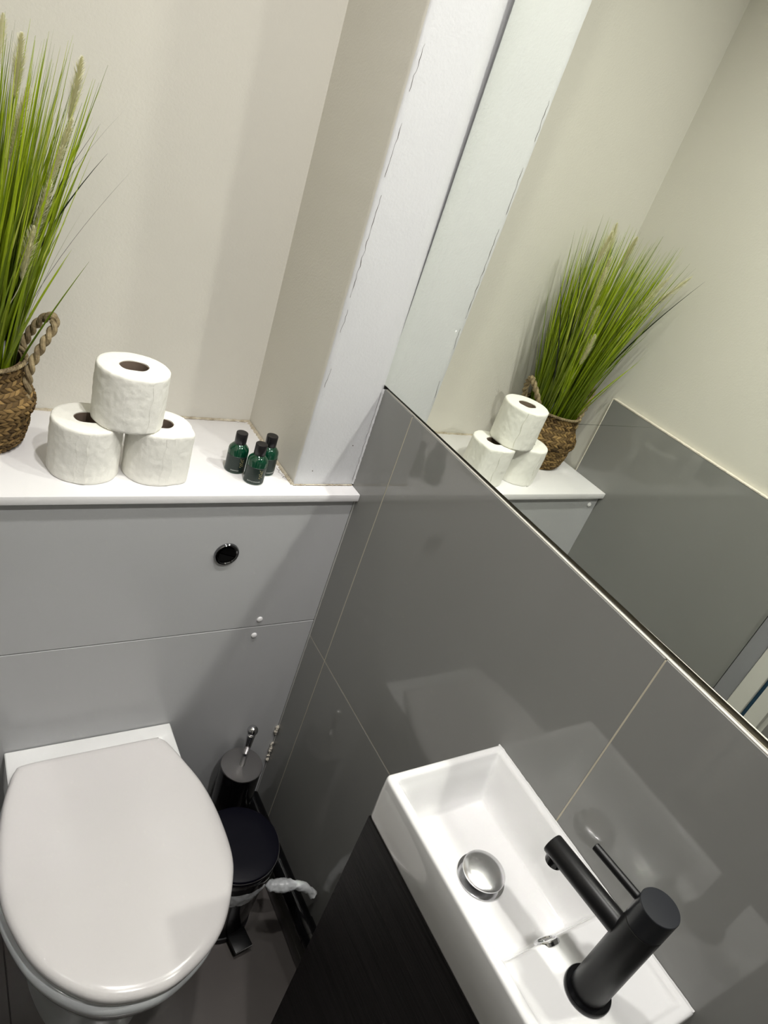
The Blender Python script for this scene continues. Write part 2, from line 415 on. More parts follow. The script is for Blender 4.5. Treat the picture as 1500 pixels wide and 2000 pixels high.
# ------------------------------------------------------------------ toilet rolls
def roll(name, c, label, R=0.053, H=0.093, squash=None, rz=0.0, tilt=(0, 0), core_r=0.0215, core_sy=0.85, seed=0):
    t = thing(name, label, 'toilet roll', c, 'toilet rolls stacked on the shelf')
    rt = Matrix.Rotation(tilt[0], 3, 'X') @ Matrix.Rotation(tilt[1], 3, 'Y') @ Matrix.Rotation(rz, 3, 'Z')
    cv = Vector(c)
    def rad(th, z):
        r = R
        if squash: r = squash(th)*R
        n = mnoise.noise(Vector((math.cos(th)*2.2, math.sin(th)*2.2, z*22+seed)))*0.0011
        n += mnoise.noise(Vector((math.cos(th)*7, math.sin(th)*7, z*110+seed)))*0.0007
        return r + n
    bm = new(); n = 144; rings = []
    zs = [0, 0.0015] + [0.004+(H-0.008)*i/30 for i in range(31)] + [H-0.0015, H]
    for z in zs:
        e = 0.0022 if z in (0, H) else (0.0006 if z in (0.0015, H-0.0015) else 0)
        rings.append([bm.verts.new(((rad(2*PI*i/n, z)-e)*math.cos(2*PI*i/n), (rad(2*PI*i/n, z)-e)*math.sin(2*PI*i/n), z)) for i in range(n)])
    nside = len(rings)
    for k in range(1, 9):     # top rings inwards
        f = k/8
        rings.append([bm.verts.new((((rad(2*PI*i/n, H)-0.0022)*(1-f)+core_r*f)*math.cos(2*PI*i/n), ((rad(2*PI*i/n, H)-0.0022)*(1-f)+core_r*core_sy*f)*math.sin(2*PI*i/n), H-0.0004*f*math.sin(9*f+i*0.2))) for i in range(n)])
    for k in (1, 2):
        z = H-0.02*k*2.2 if k == 1 else 0.0
        rings.append([bm.verts.new((core_r*math.cos(2*PI*i/n), core_r*core_sy*math.sin(2*PI*i/n), z)) for i in range(n)])
    rings.append(rings[0])
    for q, (a, b) in enumerate(zip(rings, rings[1:])):
        for i in range(n):
            f = bm.faces.new((a[i], a[(i+1) % n], b[(i+1) % n], b[i]))
            f.material_index = 1 if q >= nside-1 else 0
    for v in bm.verts: v.co = cv + rt @ v.co
    obj('paper', bm, [paper_m, papertop_m], t, angle=60)
    bm = new()
    rr = [(core_r-0.0003, 0.0005), (core_r-0.0003, H-0.0012), (core_r-0.0014, H-0.0012), (core_r-0.0014, 0.0005), (core_r-0.0003, 0.0005)]
    lathe(bm, rr, (0, 0, 0), 48, 1, core_sy, False, False)
    for v in bm.verts: v.co = cv + rt @ v.co
    obj('cardboard_core', bm, card_m, t)
    # loose end of the last sheet
    bm = new(); th0 = -1.9 + seed*0.2; L = []
    for k in range(13):
        z = 0.003+(H-0.006)*k/12; th = th0 + 0.03*math.sin(k*1.1+seed)
        row = []
        for j, (dt, lift) in enumerate(((-0.30, 0.0004), (-0.1, 0.0008), (0.0, 0.0016), (0.004, 0.0003))):
            r = rad(th+dt, z)+lift
            row.append(bm.verts.new((r*math.cos(th+dt), r*math.sin(th+dt), z)))
        L.append(row)
    for a, b in zip(L, L[1:]):
        for j in range(3): bm.faces.new((a[j], a[j+1], b[j+1], b[j]))
    for v in bm.verts: v.co = cv + rt @ v.co
    obj('loose_sheet', bm, paper_m, t, angle=60)
    return t
def sq_right(th):
    # flattened front, with a pinched corner at the right
    a = (th - math.radians(-38) + PI) % (2*PI) - PI
    f = 1 + 0.16*math.exp(-(a/0.28)**2)
    b = (th - math.radians(-85) + PI) % (2*PI) - PI
    return f - 0.045*math.exp(-(b/0.5)**2)
def sq_top(th): return 1 + 0.035*math.cos(2*(th+0.5))
def sq_left(th): return 1 + 0.02*math.cos(2*th)
roll('toilet_roll', (-0.487, 0.0725, 0.0), 'white toilet roll at lower left of the pyramid, beside the basket', squash=sq_left, seed=1)
roll('toilet_roll', (-0.3765, 0.066, 0.0), 'white toilet roll at lower right of the pyramid with a pinched side', squash=sq_right, seed=3, R=0.0515)
roll('toilet_roll', (-0.4295, 0.070, 0.0942), 'white toilet roll lying on top of the two others', squash=sq_top, seed=5, R=0.0535, tilt=(0.0, 0.0), core_r=0.0225)

# ------------------------------------------------------------------ small green bottles
def text_mesh(body, size):
    cu = bpy.data.curves.new('t', 'FONT'); cu.body = body; cu.size = size; cu.align_x = 'CENTER'; cu.extrude = 0.00005
    o = bpy.data.objects.new('t', cu); COL.objects.link(o)
    dg = bpy.context.evaluated_depsgraph_get(); me = bpy.data.meshes.new_from_object(o.evaluated_get(dg))
    bm = new(); bm.from_mesh(me); bpy.data.objects.remove(o); bpy.data.curves.remove(cu); bpy.data.meshes.remove(me)
    return bm
def bottle(c, label, words, face, labelled=True):
    t = thing('toiletry_bottle', label, 'bottle', c, 'small green bottles beside the pillar')
    R = 0.0185; H = 0.048
    obj('body', lathe(new(), [(R-0.0015, 0.0), (R, 0.0015), (R, H-0.005), (R-0.0012, H-0.001), (R-0.006, H+0.0045), (0.0100, H+0.0066), (0.0098, H+0.0078)], c, 48), glass_g, t)
    cp = obj('cap', lathe(new(), [(0.0102, H+0.0072), (0.0106, H+0.0078), (0.0106, H+0.0272), (0.0101, H+0.0280)], c, 40), cap_m, t)
    # dark printed label: a shallow sleeve over the front two thirds
    bm = new(); n = 30; L = []
    for i in range(n+1):
        a = face - 1.25 + 2.5*i/n
        L.append([bm.verts.new((c[0]+r*math.cos(a), c[1]+r*math.sin(a), c[2]+z)) for r, z in ((R, 0.003), (R+0.0003, 0.0032), (R+0.0003, 0.0345), (R, 0.0348))])
    for p, q in zip(L, L[1:]):
        for j in range(3): bm.faces.new((p[j], q[j], q[j+1], p[j+1]))
    lab = obj('label', bm, label_m, t)
    def wrap(bm, z0, ang, rr=R+0.0004):
        for v in bm.verts:
            a = ang + v.co.x/R
            v.co = Vector((c[0]+(rr+v.co.z)*math.cos(a), c[1]+(rr+v.co.z)*math.sin(a), c[2]+z0+v.co.y))
        return bm
    obj('lettering', wrap(text_mesh(words, 0.0031), 0.0062, face), white_print, lab, smooth=False)
    # gilt ornament: a spray of small leaves
    bm = new()
    for k in range(9):
        x0 = 0.001*math.sin(k*1.3); y0 = 0.0140+0.0019*k
        sgn = 1 if k % 2 else -1
        p = [bm.verts.new(q) for q in ((x0, y0, 0), (x0+sgn*0.0020, y0+0.0006, 0), (x0+sgn*0.0034, y0+0.0026, 0), (x0+sgn*0.0014, y0+0.0018, 0))]
        bm.faces.new(p)
    obj('emblem', wrap(bm, 0, face+0.55), gold_m, lab, smooth=False)
    return t
bottle((-0.2262, 0.0780, 0.0), 'small green bottle standing alone at the left of the three', 'SHAMPOO', math.radians(-112))
bottle((-0.2030, 0.0400, 0.0), 'small dark green bottle at the front of the three', 'BATH & SHOWER', math.radians(-112))
bottle((-0.1700, 0.0720, 0.0), 'small green bottle partly hidden behind the front one', 'CONDITIONER', math.radians(-70))

# ------------------------------------------------------------------ basket with grass
BC = (-0.641, 0.172)
def bprof(z):      # belly radius along height
    pts = [(0, 0.072), (0.010, 0.080), (0.035, 0.086), (0.058, 0.0865), (0.066, 0.0935), (0.082, 0.0925), (0.100, 0.082), (0.118, 0.074), (0.142, 0.0735)]
    for (z0, r0), (z1, r1) in zip(pts, pts[1:]):
        if z <= z1:
            t = (z-z0)/(z1-z0); return r0+(r1-r0)*t
    return pts[-1][1]
bk = thing('basket_plant', 'artificial grass with pale plumes in a woven seagrass belly basket', 'plant', (BC[0], BC[1], 0.0))
random.seed(11)
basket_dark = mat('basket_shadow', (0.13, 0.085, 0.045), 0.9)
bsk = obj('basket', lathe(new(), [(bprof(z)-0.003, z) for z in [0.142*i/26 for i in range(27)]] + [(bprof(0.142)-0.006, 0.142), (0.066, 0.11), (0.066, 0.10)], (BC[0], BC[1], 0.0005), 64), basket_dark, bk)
def weave():
    bm = new(); cl = bm.loops.layers.color.new('Col')
    rows, cols = 21, 46
    for r in range(rows):
        z0 = 0.141*r/rows; z1 = 0.141*(r+1)/rows; dz = z1-z0
        for k in range(cols):
            # twill: slanted strands, each passing over and under
            a0 = 2*PI*(k + 0.5*(r % 2))/cols; da = 2*PI/cols
            sl = (1 if (r % 2) else -1)*0.55
            base = random.random()
            c1 = Vector((0.26, 0.20, 0.115)).lerp(Vector((0.60, 0.49, 0.31)), base)
            n = 3; grid = []
            for i in range(n+1):
                u = i/n
                row = []
                for j in range(n):
                    v = j/(n-1)
                    a = a0 + da*(u*1.04-0.02) + sl*da*(v-0.5)
                    z = min(0.1415, max(0.0003, z0 + dz*(v*0.92+0.04) + dz*0.25*(u-0.5)*(1 if sl > 0 else -1)))
                    lift = 0.0034*math.sin(PI*u)*(0.45+0.55*math.sin(PI*v)) - 0.0022
                    rr = bprof(z) + lift
                    row.append(bm.verts.new((BC[0]+rr*math.cos(a), BC[1]+rr*math.sin(a), z)))
                grid.append(row)
            for i in range(n):
                for j in range(n-1):
                    f = bm.faces.new((grid[i][j], grid[i+1][j], grid[i+1][j+1], grid[i][j+1]))
                    for l in f.loops: l[cl] = (c1.x, c1.y, c1.z, 1)
    return bm
wv = obj('woven_strands', weave(), weave_m, bsk, angle=80); wv['kind'] = 'stuff'
def twist(path, r, strands, pitch, thick, n=8):
    bm = new(); P = spline(path, 14)
    for s in range(strands):
        pts = []; up = Vector((0, 1, 0)); L = 0
        for i, p in enumerate(P):
            d = (P[min(i+1, len(P)-1)]-P[max(i-1, 0)]).normalized()
            sx = d.cross(up).normalized(); sy = sx.cross(d).normalized()
            if i: L += (p-P[i-1]).length
            a = 2*PI*(L/pitch + s/strands)
            pts.append(p + (sx*math.cos(a)+sy*math.sin(a))*r)
        tube(bm, pts, thick, n)
    return bm
rim = [(BC[0]+0.075*math.cos(2*PI*i/24), BC[1]+0.075*math.sin(2*PI*i/24), 0.143) for i in range(25)]
obj('rim', twist(rim, 0.0016, 2, 0.011, 0.0021, 6), rope_m, bsk)
hp = [(-0.566, 0.139, 0.082), (-0.566, 0.139, 0.110), (-0.562, 0.142, 0.140), (-0.548, 0.150, 0.170), (-0.531, 0.164, 0.199), (-0.532, 0.180, 0.208), (-0.543, 0.196, 0.196), (-0.556, 0.207, 0.172), (-0.566, 0.208, 0.145), (-0.568, 0.206, 0.115)]
obj('handle', twist(hp, 0.0034, 2, 0.034, 0.0043, 8), rope_m, bk)
hp2 = [(2*BC[0]-x, y, z) for x, y, z in hp]
hp2 = [(max(x, -0.750) if z < 0.2 else max(x, -0.748), y, z) for x, y, z in hp2]
obj('handle', twist(hp2, 0.0034, 2, 0.034, 0.0043, 8), rope_m, bk)
obj('filler', lathe(new(), [(0.064, 0.088), (0.064, 0.110), (0.03, 0.118), (0.004, 0.121)], (BC[0], BC[1], 0), 32), soil_m, bk)
obj('care_tag', tube(new(), [(-0.606, 0.150, 0.120), (-0.604, 0.149, 0.165), (-0.603, 0.149, 0.182)], [0.012, 0.010, 0.002], 4), tag_m, bk)

random.seed(23)
def blade(bm, cl, root, tip, bow, w, c0, c1, seg=7):
    root, tip = Vector(root), Vector(tip)
    ax = (tip-root); side = Vector((-ax.y, ax.x, 0))
    if side.length < 1e-4: side = Vector((1, 0, 0))
    th = random.uniform(0, PI); side = Vector((math.cos(th), math.sin(th), 0))
    prev = None
    for i in range(seg+1):
        t = i/seg
        # stiff at the foot, bending outwards near the tip
        p = Vector((root.x + ax.x*(t**bow), root.y + ax.y*(t**bow), root.z + ax.z*t))
        p.x = max(p.x, XLP+0.004); p.y = min(p.y, YB-0.003)
        if p.z < 0.215 and p.y < 0.1: p.x = max(p.x, XL+0.004)
        ww = w*(1-t**2.2)*0.5 + 0.00012
        nn = Vector((side.y, -side.x, 0))
        a = bm.verts.new(p - side*ww); b = bm.verts.new(p + side*ww); m = bm.verts.new(p + nn*ww*0.35)
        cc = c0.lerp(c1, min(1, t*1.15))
        if prev:
            for quad in ((prev[0], prev[2], m, a), (prev[2], prev[1], b, m)):
                f = bm.faces.new(quad)
                for l in f.loops: l[cl] = (cc.x, cc.y, cc.z, 1)
        prev = (a, b, m)
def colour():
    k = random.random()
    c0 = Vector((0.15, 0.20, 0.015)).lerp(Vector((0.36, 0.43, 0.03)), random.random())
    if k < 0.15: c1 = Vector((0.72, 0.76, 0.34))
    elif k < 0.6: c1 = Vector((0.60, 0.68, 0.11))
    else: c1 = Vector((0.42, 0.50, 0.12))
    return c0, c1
bm = new(); cl = bm.loops.layers.color.new('Col')
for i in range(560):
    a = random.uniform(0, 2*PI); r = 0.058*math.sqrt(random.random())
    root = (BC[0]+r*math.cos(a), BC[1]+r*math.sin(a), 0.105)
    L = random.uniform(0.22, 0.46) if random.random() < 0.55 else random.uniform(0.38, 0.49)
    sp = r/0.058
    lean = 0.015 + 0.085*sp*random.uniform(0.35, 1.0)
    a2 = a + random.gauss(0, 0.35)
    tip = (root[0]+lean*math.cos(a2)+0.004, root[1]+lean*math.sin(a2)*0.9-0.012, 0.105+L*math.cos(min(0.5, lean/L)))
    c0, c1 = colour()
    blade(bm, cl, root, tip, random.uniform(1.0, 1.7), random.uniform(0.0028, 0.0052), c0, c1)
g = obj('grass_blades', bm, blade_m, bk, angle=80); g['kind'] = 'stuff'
stray = [((-0.600, 0.15, 0.115), (-0.4415, 0.15, 0.4596), 1.5), ((-0.598, 0.16, 0.115), (-0.4679, 0.15, 0.5219), 2.2), ((-0.598, 0.17, 0.115), (-0.4834, 0.15, 0.4628), 1.9),
         ((-0.602, 0.15, 0.115), (-0.500, 0.13, 0.50), 2.0), ((-0.602, 0.18, 0.115), (-0.522, 0.16, 0.43), 1.4), ((-0.62, 0.14, 0.115), (-0.725, 0.06, 0.52), 1.5),
         ((-0.66, 0.13, 0.118), (-0.740, 0.02, 0.54), 1.6), ((-0.63, 0.12, 0.118), (-0.700, 0.03, 0.56), 1.6)]
for r, t, b in stray:
    bm = new(); cl = bm.loops.layers.color.new('Col')
    blade(bm, cl, r, t, b, 0.0046, Vector((0.05, 0.09, 0.02)), Vector((0.10, 0.14, 0.05)), 14)
    obj('stray_blade', bm, blade_m, bk, angle=80)
# stray blade that droops forwards over the side tiles
bm = new(); cl = bm.loops.layers.color.new('Col'); random.seed(3)
blade(bm, cl, (-0.66, 0.13, 0.12), (-0.735, -0.055, 0.215), 1.0, 0.0026, Vector((0.06, 0.1, 0.02)), Vector((0.2, 0.3, 0.06)), 14)
obj('stray_blade', bm, blade_m, bk, angle=80)
# plumes
def plume(a, b, r):
    bm = new(); a, b = Vector(a), Vector(b); d = (b-a)
    root = Vector((BC[0]+(a.x-BC[0])*0.2, BC[1]+(a.y-BC[1])*0.2, 0.11))
    tube(bm, spline([root, root.lerp(a, 0.55)+Vector((0, 0, 0.01)), a, b], 5), 0.0007, 5)
    u = d.normalized(); s = u.cross(Vector((0, 0, 1)))
    if s.length < 0.1: s = Vector((1, 0, 0))
    s.normalize(); w = u.cross(s)
    for i in range(800):
        t = random.random(); p = a + d*t
        rr = r*(math.sin(PI*min(1, t*0.9+0.1))**0.7)*random.uniform(0.5, 1.1)
        th = random.uniform(0, 2*PI); o = (s*math.cos(th)+w*math.sin(th))
        q = p + o*rr + u*rr*1.5
        k = (u.cross(o)).normalized()*0.0005
        bm.faces.new([bm.verts.new(p-k), bm.verts.new(p+k), bm.verts.new(q)])
    return bm
for a, b in (((-0.535, 0.15, 0.49), (-0.527, 0.14, 0.570)), ((-0.560, 0.13, 0.40), (-0.535, 0.12, 0.50)), ((-0.600, 0.14, 0.50), (-0.597, 0.13, 0.575)),
             ((-0.585, 0.11, 0.28), (-0.575, 0.10, 0.36)), ((-0.575, 0.12, 0.33), (-0.557, 0.11, 0.42)), ((-0.655, 0.10, 0.40), (-0.690, 0.07, 0.53)),
             ((-0.62, 0.20, 0.50), (-0.61, 0.21, 0.585)), ((-0.69, 0.10, 0.42), (-0.732, 0.05, 0.54)), ((-0.60, 0.17, 0.42), (-0.583, 0.16, 0.52))):
    obj('flower_plume', plume(a, b, 0.0125), plume_m, bk, smooth=False)

# ------------------------------------------------------------------ toilet
LID = [(-0.600, -0.1317), (-0.5860, -0.0860), (-0.5735, -0.0580), (-0.552, -0.0465), (-0.44, -0.0435), (-0.322, -0.0425), (-0.3100, -0.0450), (-0.2964, -0.0598),
       (-0.2765, -0.1102), (-0.2556, -0.174), (-0.2458, -0.2479), (-0.2470, -0.3271), (-0.2630, -0.3790), (-0.2975, -0.4400), (-0.3434, -0.4790), (-0.4094, -0.5035),
       (-0.4838, -0.4940), (-0.5366, -0.4600), (-0.5781, -0.4085), (-0.604, -0.3463), (-0.6160, -0.285), (-0.6125, -0.205)]
OUT = [Vector((p.x, p.y)) for p in spline([(x, y, 0) for x, y in LID], 6, True)]
def outline_inset(o, d):
    n = len(o); res = []
    for i in range(n):
        t = (o[(i+1) % n]-o[i-1]).normalized(); nrm = Vector((-t.y, t.x))
        res.append(o[i] + nrm*d)
    cen = sum(o, Vector((0, 0)))/n
    if (res[0]-cen).length > (o[0]-cen).length and d > 0: return outline_inset(o, -d)
    return res
def inset(o, d):
    """move the outline towards its middle by about d"""
    cen = Vector((-0.43, -0.265)); return [cen + (p-cen)*(1 - d/max(0.05, (p-cen).length)) for p in o]
def shell(rings):
    bm = new(); R = [[bm.verts.new((p.x, p.y, z if not callable(z) else z(p))) for p in o] for o, z in rings]
    n = len(R[0])
    for a, b in zip(R, R[1:]):
        for i in range(n): bm.faces.new((a[i], a[(i+1) % n], b[(i+1) % n], b[i]))
    bm.faces.new(list(reversed(R[0]))); bm.faces.new(R[-1])
    return bm
to = thing('toilet', 'white back-to-wall toilet with closed lid in front of the boxed cistern', 'toilet', (-0.43, -0.25, ZF))
rings = [(inset(OUT, 0.010), -0.5790), (inset(OUT, 0.0035), -0.5785), (inset(OUT, 0.0008), -0.5760), (OUT, -0.5715), (inset(OUT, 0.0012), -0.5670), (inset(OUT, 0.0045), -0.5630), (inset(OUT, 0.010), -0.5605), (inset(OUT, 0.018), -0.5592)]
cen = Vector((-0.43, -0.265))
for k in range(1, 12):
    f = 1 - k/12.0
    rings.append(([cen + (p-cen)*f for p in inset(OUT, 0.018)], -0.5592 + 0.0075*(1-f*f)))
obj('lid', shell(rings), seat_m, to, angle=50)
S2 = inset(OUT, 0.004)
SH = [Vector((p.x, p.y if p.y < -0.075 else -0.075)) for p in S2]
obj('seat', shell([(inset(SH, 0.008), -0.5945), (inset(SH, 0.002), -0.5935), (SH, -0.589), (SH, -0.584), (inset(SH, 0.003), -0.5802), (inset(SH, 0.01), -0.5796)]), seat_m, to, angle=50)
def pan_out(hw, yf, yb, cx=-0.4370, p=2.35, hb=0.153):
    o = []
    n = 96; ym = -0.31
    for i in range(n):
        t = 2*PI*i/n; ct, st = math.cos(t), math.sin(t)
        x = math.copysign(abs(ct)**(2/p), ct)*hw
        if st < 0: y = ym - (abs(st)**(2/p))*(ym-yf)
        else:
            y = ym + (abs(st)**(2/9.0))*(yb-ym)
            x = math.copysign(abs(ct)**(2/9.0), ct)*hw
            f = smooth01((y-ym)/(yb-ym)*1.2); x = x*(1-f) + math.copysign(min(abs(x), hb), x)*f
        o.append(Vector((cx+x, y)))
    return o
PO = [Vector((p.x*0.5 + (-0.4310)*0.5 + (p.x+0.431)*0.5 - 0.005, min(p.y - 0.000, -0.030))) for p in OUT]
pc = Vector((-0.440, -0.265))
def pin(d): return [pc + (p-pc)*(1 - d/max(0.05, (p-pc).length)) for p in PO]
def ped(f):
    return [Vector((pc.x + (p.x-pc.x)*f, -0.003 + (p.y+0.003)*(f*0.5+0.47) if p.y < -0.1 else p.y)) for p in PO]
obj('pan', shell([(ped(0.60), ZF), (ped(0.60), ZF+0.06), (ped(0.62), -0.86), (ped(0.70), -0.78), (pin(0.045), -0.72), (pin(0.026), -0.685), (pin(0.015), -0.655), (pin(0.006), -0.630), (pin(0.001), -0.612), (pin(0.0005), -0.605), (pin(0.003), -0.5985), (pin(0.010), -0.5955)]), pan_shade_m, to, angle=60)
obj('deck', shell([([Vector(p) for p in ((-0.5840, -0.002), (-0.5840, -0.094), (-0.580, -0.100), (-0.278, -0.100), (-0.2742, -0.094), (-0.2742, -0.002))], z) for z in (-0.66, -0.5835)] +
     [([Vector(p) for p in ((-0.582, -0.002), (-0.582, -0.093), (-0.579, -0.098), (-0.279, -0.098), (-0.2762, -0.093), (-0.2762, -0.002))], -0.5818)]), ceramic, to, angle=40)
for x in (-0.50, -0.36):
    bm = tube(new(), [(x-0.02, -0.052, -0.578), (x+0.02, -0.052, -0.578)], 0.0055, 16)
    obj('hinge', bm, chrome, to)

# ------------------------------------------------------------------ toilet brush
HB = (-0.107, -0.059)
br = thing('toilet_brush', 'black toilet brush holder with steel lid and ball-topped handle in the corner', 'toilet brush', (HB[0], HB[1], ZF))
obj('holder', lathe(new(), [(0.045, ZF), (0.0465, ZF+0.003), (0.0465, -0.7045), (0.0445, -0.7035)], (HB[0], HB[1], 0), 56), black_gloss, br)
obj('lid', lathe(new(), [(0.0462, -0.7035), (0.0478, -0.7030), (0.0478, -0.7010), (0.0470, -0.7000), (0.010, -0.6996), (0.004, -0.6995)], (HB[0], HB[1], 0), 64), dchrome, br)
hd = obj('handle', lathe(new(), [(0.0066, -0.6996), (0.0066, -0.660), (0.0060, -0.657), (0.0068, -0.654), (0.0092, -0.604), (0.0092, -0.599), (0.0060, -0.5965)], (HB[0], HB[1], 0), 28), chrome, br)
obj('ball', lathe(new(), [(0.0122*math.sin(PI*(i+0.3)/17), -0.5860-0.0122*math.cos(PI*(i+0.3)/17)) for i in range(17)], (HB[0], HB[1], 0), 28), chrome, hd)

# ------------------------------------------------------------------ pedal bin
PB = (-0.1590, -0.2160); BZT = -0.740
pb = thing('pedal_bin', 'small black round pedal bin with knotted liner between toilet and basin cabinet', 'bin', (PB[0], PB[1], ZF))
obj('body', lathe(new(), [(0.070, ZF+0.012), (0.071, ZF+0.014), (0.083, BZT-0.030), (0.0835, BZT-0.028), (0.0835, BZT-0.020), (0.078, BZT-0.020)], (PB[0], PB[1], 0), 64), black_gloss, pb)
obj('base', lathe(new(), [(0.073, ZF), (0.075, ZF+0.003), (0.074, ZF+0.016), (0.070, ZF+0.018)], (PB[0], PB[1], 0), 64), black_m, pb)
ld = obj('lid', lathe(new(), [(0.0845, BZT-0.0185), (0.0872, BZT-0.0165), (0.0872, BZT-0.006), (0.0855, BZT-0.002), (0.080, BZT+0.0005), (0.05, BZT+0.002), (0.01, BZT+0.0025)], (PB[0], PB[1], 0), 72), navy_m, pb)
bm = new(); tube(bm, [(PB[0]+0.0878*math.cos(t), PB[1]+0.0878*math.sin(t), BZT-0.0075) for t in [2*PI*i/64 for i in range(65)]], 0.0006, 6)
obj('rim_line', bm, dchrome, ld)
bm = new(); tube(bm, [(PB[0]+0.0862*math.cos(t), PB[1]+0.0862*math.sin(t), BZT-0.030 - 0.020*math.sin((t+1.35)/1.5*PI)) for t in [-1.35+1.5*i/30 for i in range(31)]], 0.0011, 8)
obj('lid_wire', bm, chrome, pb)
# pedal
ang = math.radians(-88); px_, py_ = math.cos(ang), math.sin(ang)
bm = B((-0.139-0.021, -0.328, ZF+0.018), (-0.139+0.021, -0.282, ZF+0.027), 0.002)
bmesh.ops.rotate(bm, verts=bm.verts[:], cent=(-0.139, -0.30, ZF), matrix=Matrix.Rotation(0.12, 3, 'Z'))
pdl = obj('pedal', bm, black_m, pb)
bm = B((-0.139-0.0205, -0.3292, ZF+0.0262), (-0.139+0.0205, -0.3278, ZF+0.0274))
bmesh.ops.rotate(bm, verts=bm.verts[:], cent=(-0.139, -0.30, ZF), matrix=Matrix.Rotation(0.12, 3, 'Z'))
obj('pedal_edge', bm, chrome, pdl)
# liner: a gathered band round the body, a knot and its twisted tail
def liner():
    bm = new(); rings = []
    a0, a1 = math.radians(-190), math.radians(-57); n = 90
    for i in range(n+1):
        a = a0+(a1-a0)*i/n
        f = smooth01((a1-a)/0.5)
        w = 0.0040 + 0.0185*f; zc = BZT-0.066 - 0.008*f
        row = []
        for j in range(9):
            v = j/8; z = zc + w*(1-2*v)
            rr = 0.0845 - (BZT-0.03-z)*0.06 + 0.0022 + 0.0022*math.sin(PI*v) + 0.0018*mnoise.noise(Vector((i*0.16, j*0.8, 0))) + 0.0012*mnoise.noise(Vector((i*0.5, j*2.1, 4)))
            row.append(bm.verts.new((PB[0]+rr*math.cos(a), PB[1]+rr*math.sin(a), z+0.002*mnoise.noise(Vector((i*0.12, j*0.1, 8))))))
        rings.append(row)
    for p, q in zip(rings, rings[1:]):
        for j in range(8): bm.faces.new((p[j], q[j], q[j+1], p[j+1]))
    return bm
ln = obj('bin_liner', liner(), bag_m, pb, angle=80)
K = Vector((PB[0]+0.0860*math.cos(math.radians(-56)), PB[1]+0.0860*math.sin(math.radians(-56)), BZT-0.066))
def tail():
    bm = new()
    path = spline([K, K+Vector((0.012, -0.006, 0.000)), K+Vector((0.035, -0.015, 0.002)), K+Vector((0.060, -0.024, 0.004)), K+Vector((0.082, -0.036, 0.000)), K+Vector((0.096, -0.050, -0.012))], 10)
    rad = []
    for i in range(len(path)):
        t = i/(len(path)-1)
        rad.append(0.0030 + 0.0105*smooth01(t/0.22) - 0.0045*smooth01((t-0.45)/0.2) + 0.001*math.sin(t*20))
    tube(bm, path, rad, 28)
    for i, v in enumerate(bm.verts):
        d = v.co - K
        v.co += Vector((0, 0, 1))*0.0030*mnoise.noise(v.co*130) + Vector((0.3, 1, 0))*0.0025*mnoise.noise(v.co*170+Vector((3, 3, 3)))
    return bm
obj('liner_knot', tail(), bag_m, pb, angle=80)

# ------------------------------------------------------------------ waste pipe along the right wall
wp_ = thing('waste_pipe', 'black waste pipe running low along the right wall behind the bin', 'pipe', (-0.022, -0.3, -0.90))
obj('pipe', tube(new(), [(-0.027, -0.020, -0.899), (-0.0235, -0.40, -0.893), (-0.0230, -0.536, -0.891)], 0.0200, 32), black_gloss, wp_)
obj('collar', tube(new(), [(-0.0235, -0.352, -0.894), (-0.0235, -0.386, -0.8935)], 0.0215, 32), black_gloss, wp_)
for y in (-0.16,):
    obj('clip', tube(new(), [(-0.026, y-0.006, -0.897), (-0.026, y+0.006, -0.897)], 0.0205, 32), black_m, wp_)

# ------------------------------------------------------------------ basin
X0, X1, Y0, Y1, ZR = -0.2031, -0.0006, -0.916, -0.537, -0.0950
BH = 0.0836
def basin_z(x, y):
    dx0, dx1, dy0, dy1 = x-X0, X1-x, y-Y0, Y1-y
    e = min(dx0, dy0, dy1, dx1+0.002)
    z = ZR
    r = 0.005
    if e < r: z -= r - math.sqrt(max(0, r*r-(r-e)**2))
    # tap deck, a few millimetres lower than the rim
    i = min(dx0-0.0115, dx1-0.0075, dy0-0.011, dy1-0.0105)
    z -= 0.0050*smooth01(i/0.007)
    # bowl
    BY = -0.7905
    def ramp(d, w): return max(0.0, d)/w
    q = [ramp(dx0-0.0125, 0.036), ramp(dx1-0.0085, 0.029), ramp(dy1-0.0115, 0.031), ramp(y-BY, 0.020)]
    k = 10.0
    m = -math.log(sum(math.exp(-k*min(v, 3)) for v in q))/k
    m = max(0.0, min(q)) if min(q) <= 0 else max(0.0, min(m, min(q)))
    t = min(1.0, m)
    # soft top and foot of the slope
    s = t - 0.09*math.sin(2*PI*t)
    z -= 0.0545*s + 0.0022*smooth01((t-0.9)/0.1)*(1-abs((x+0.102)/0.1))
    return z
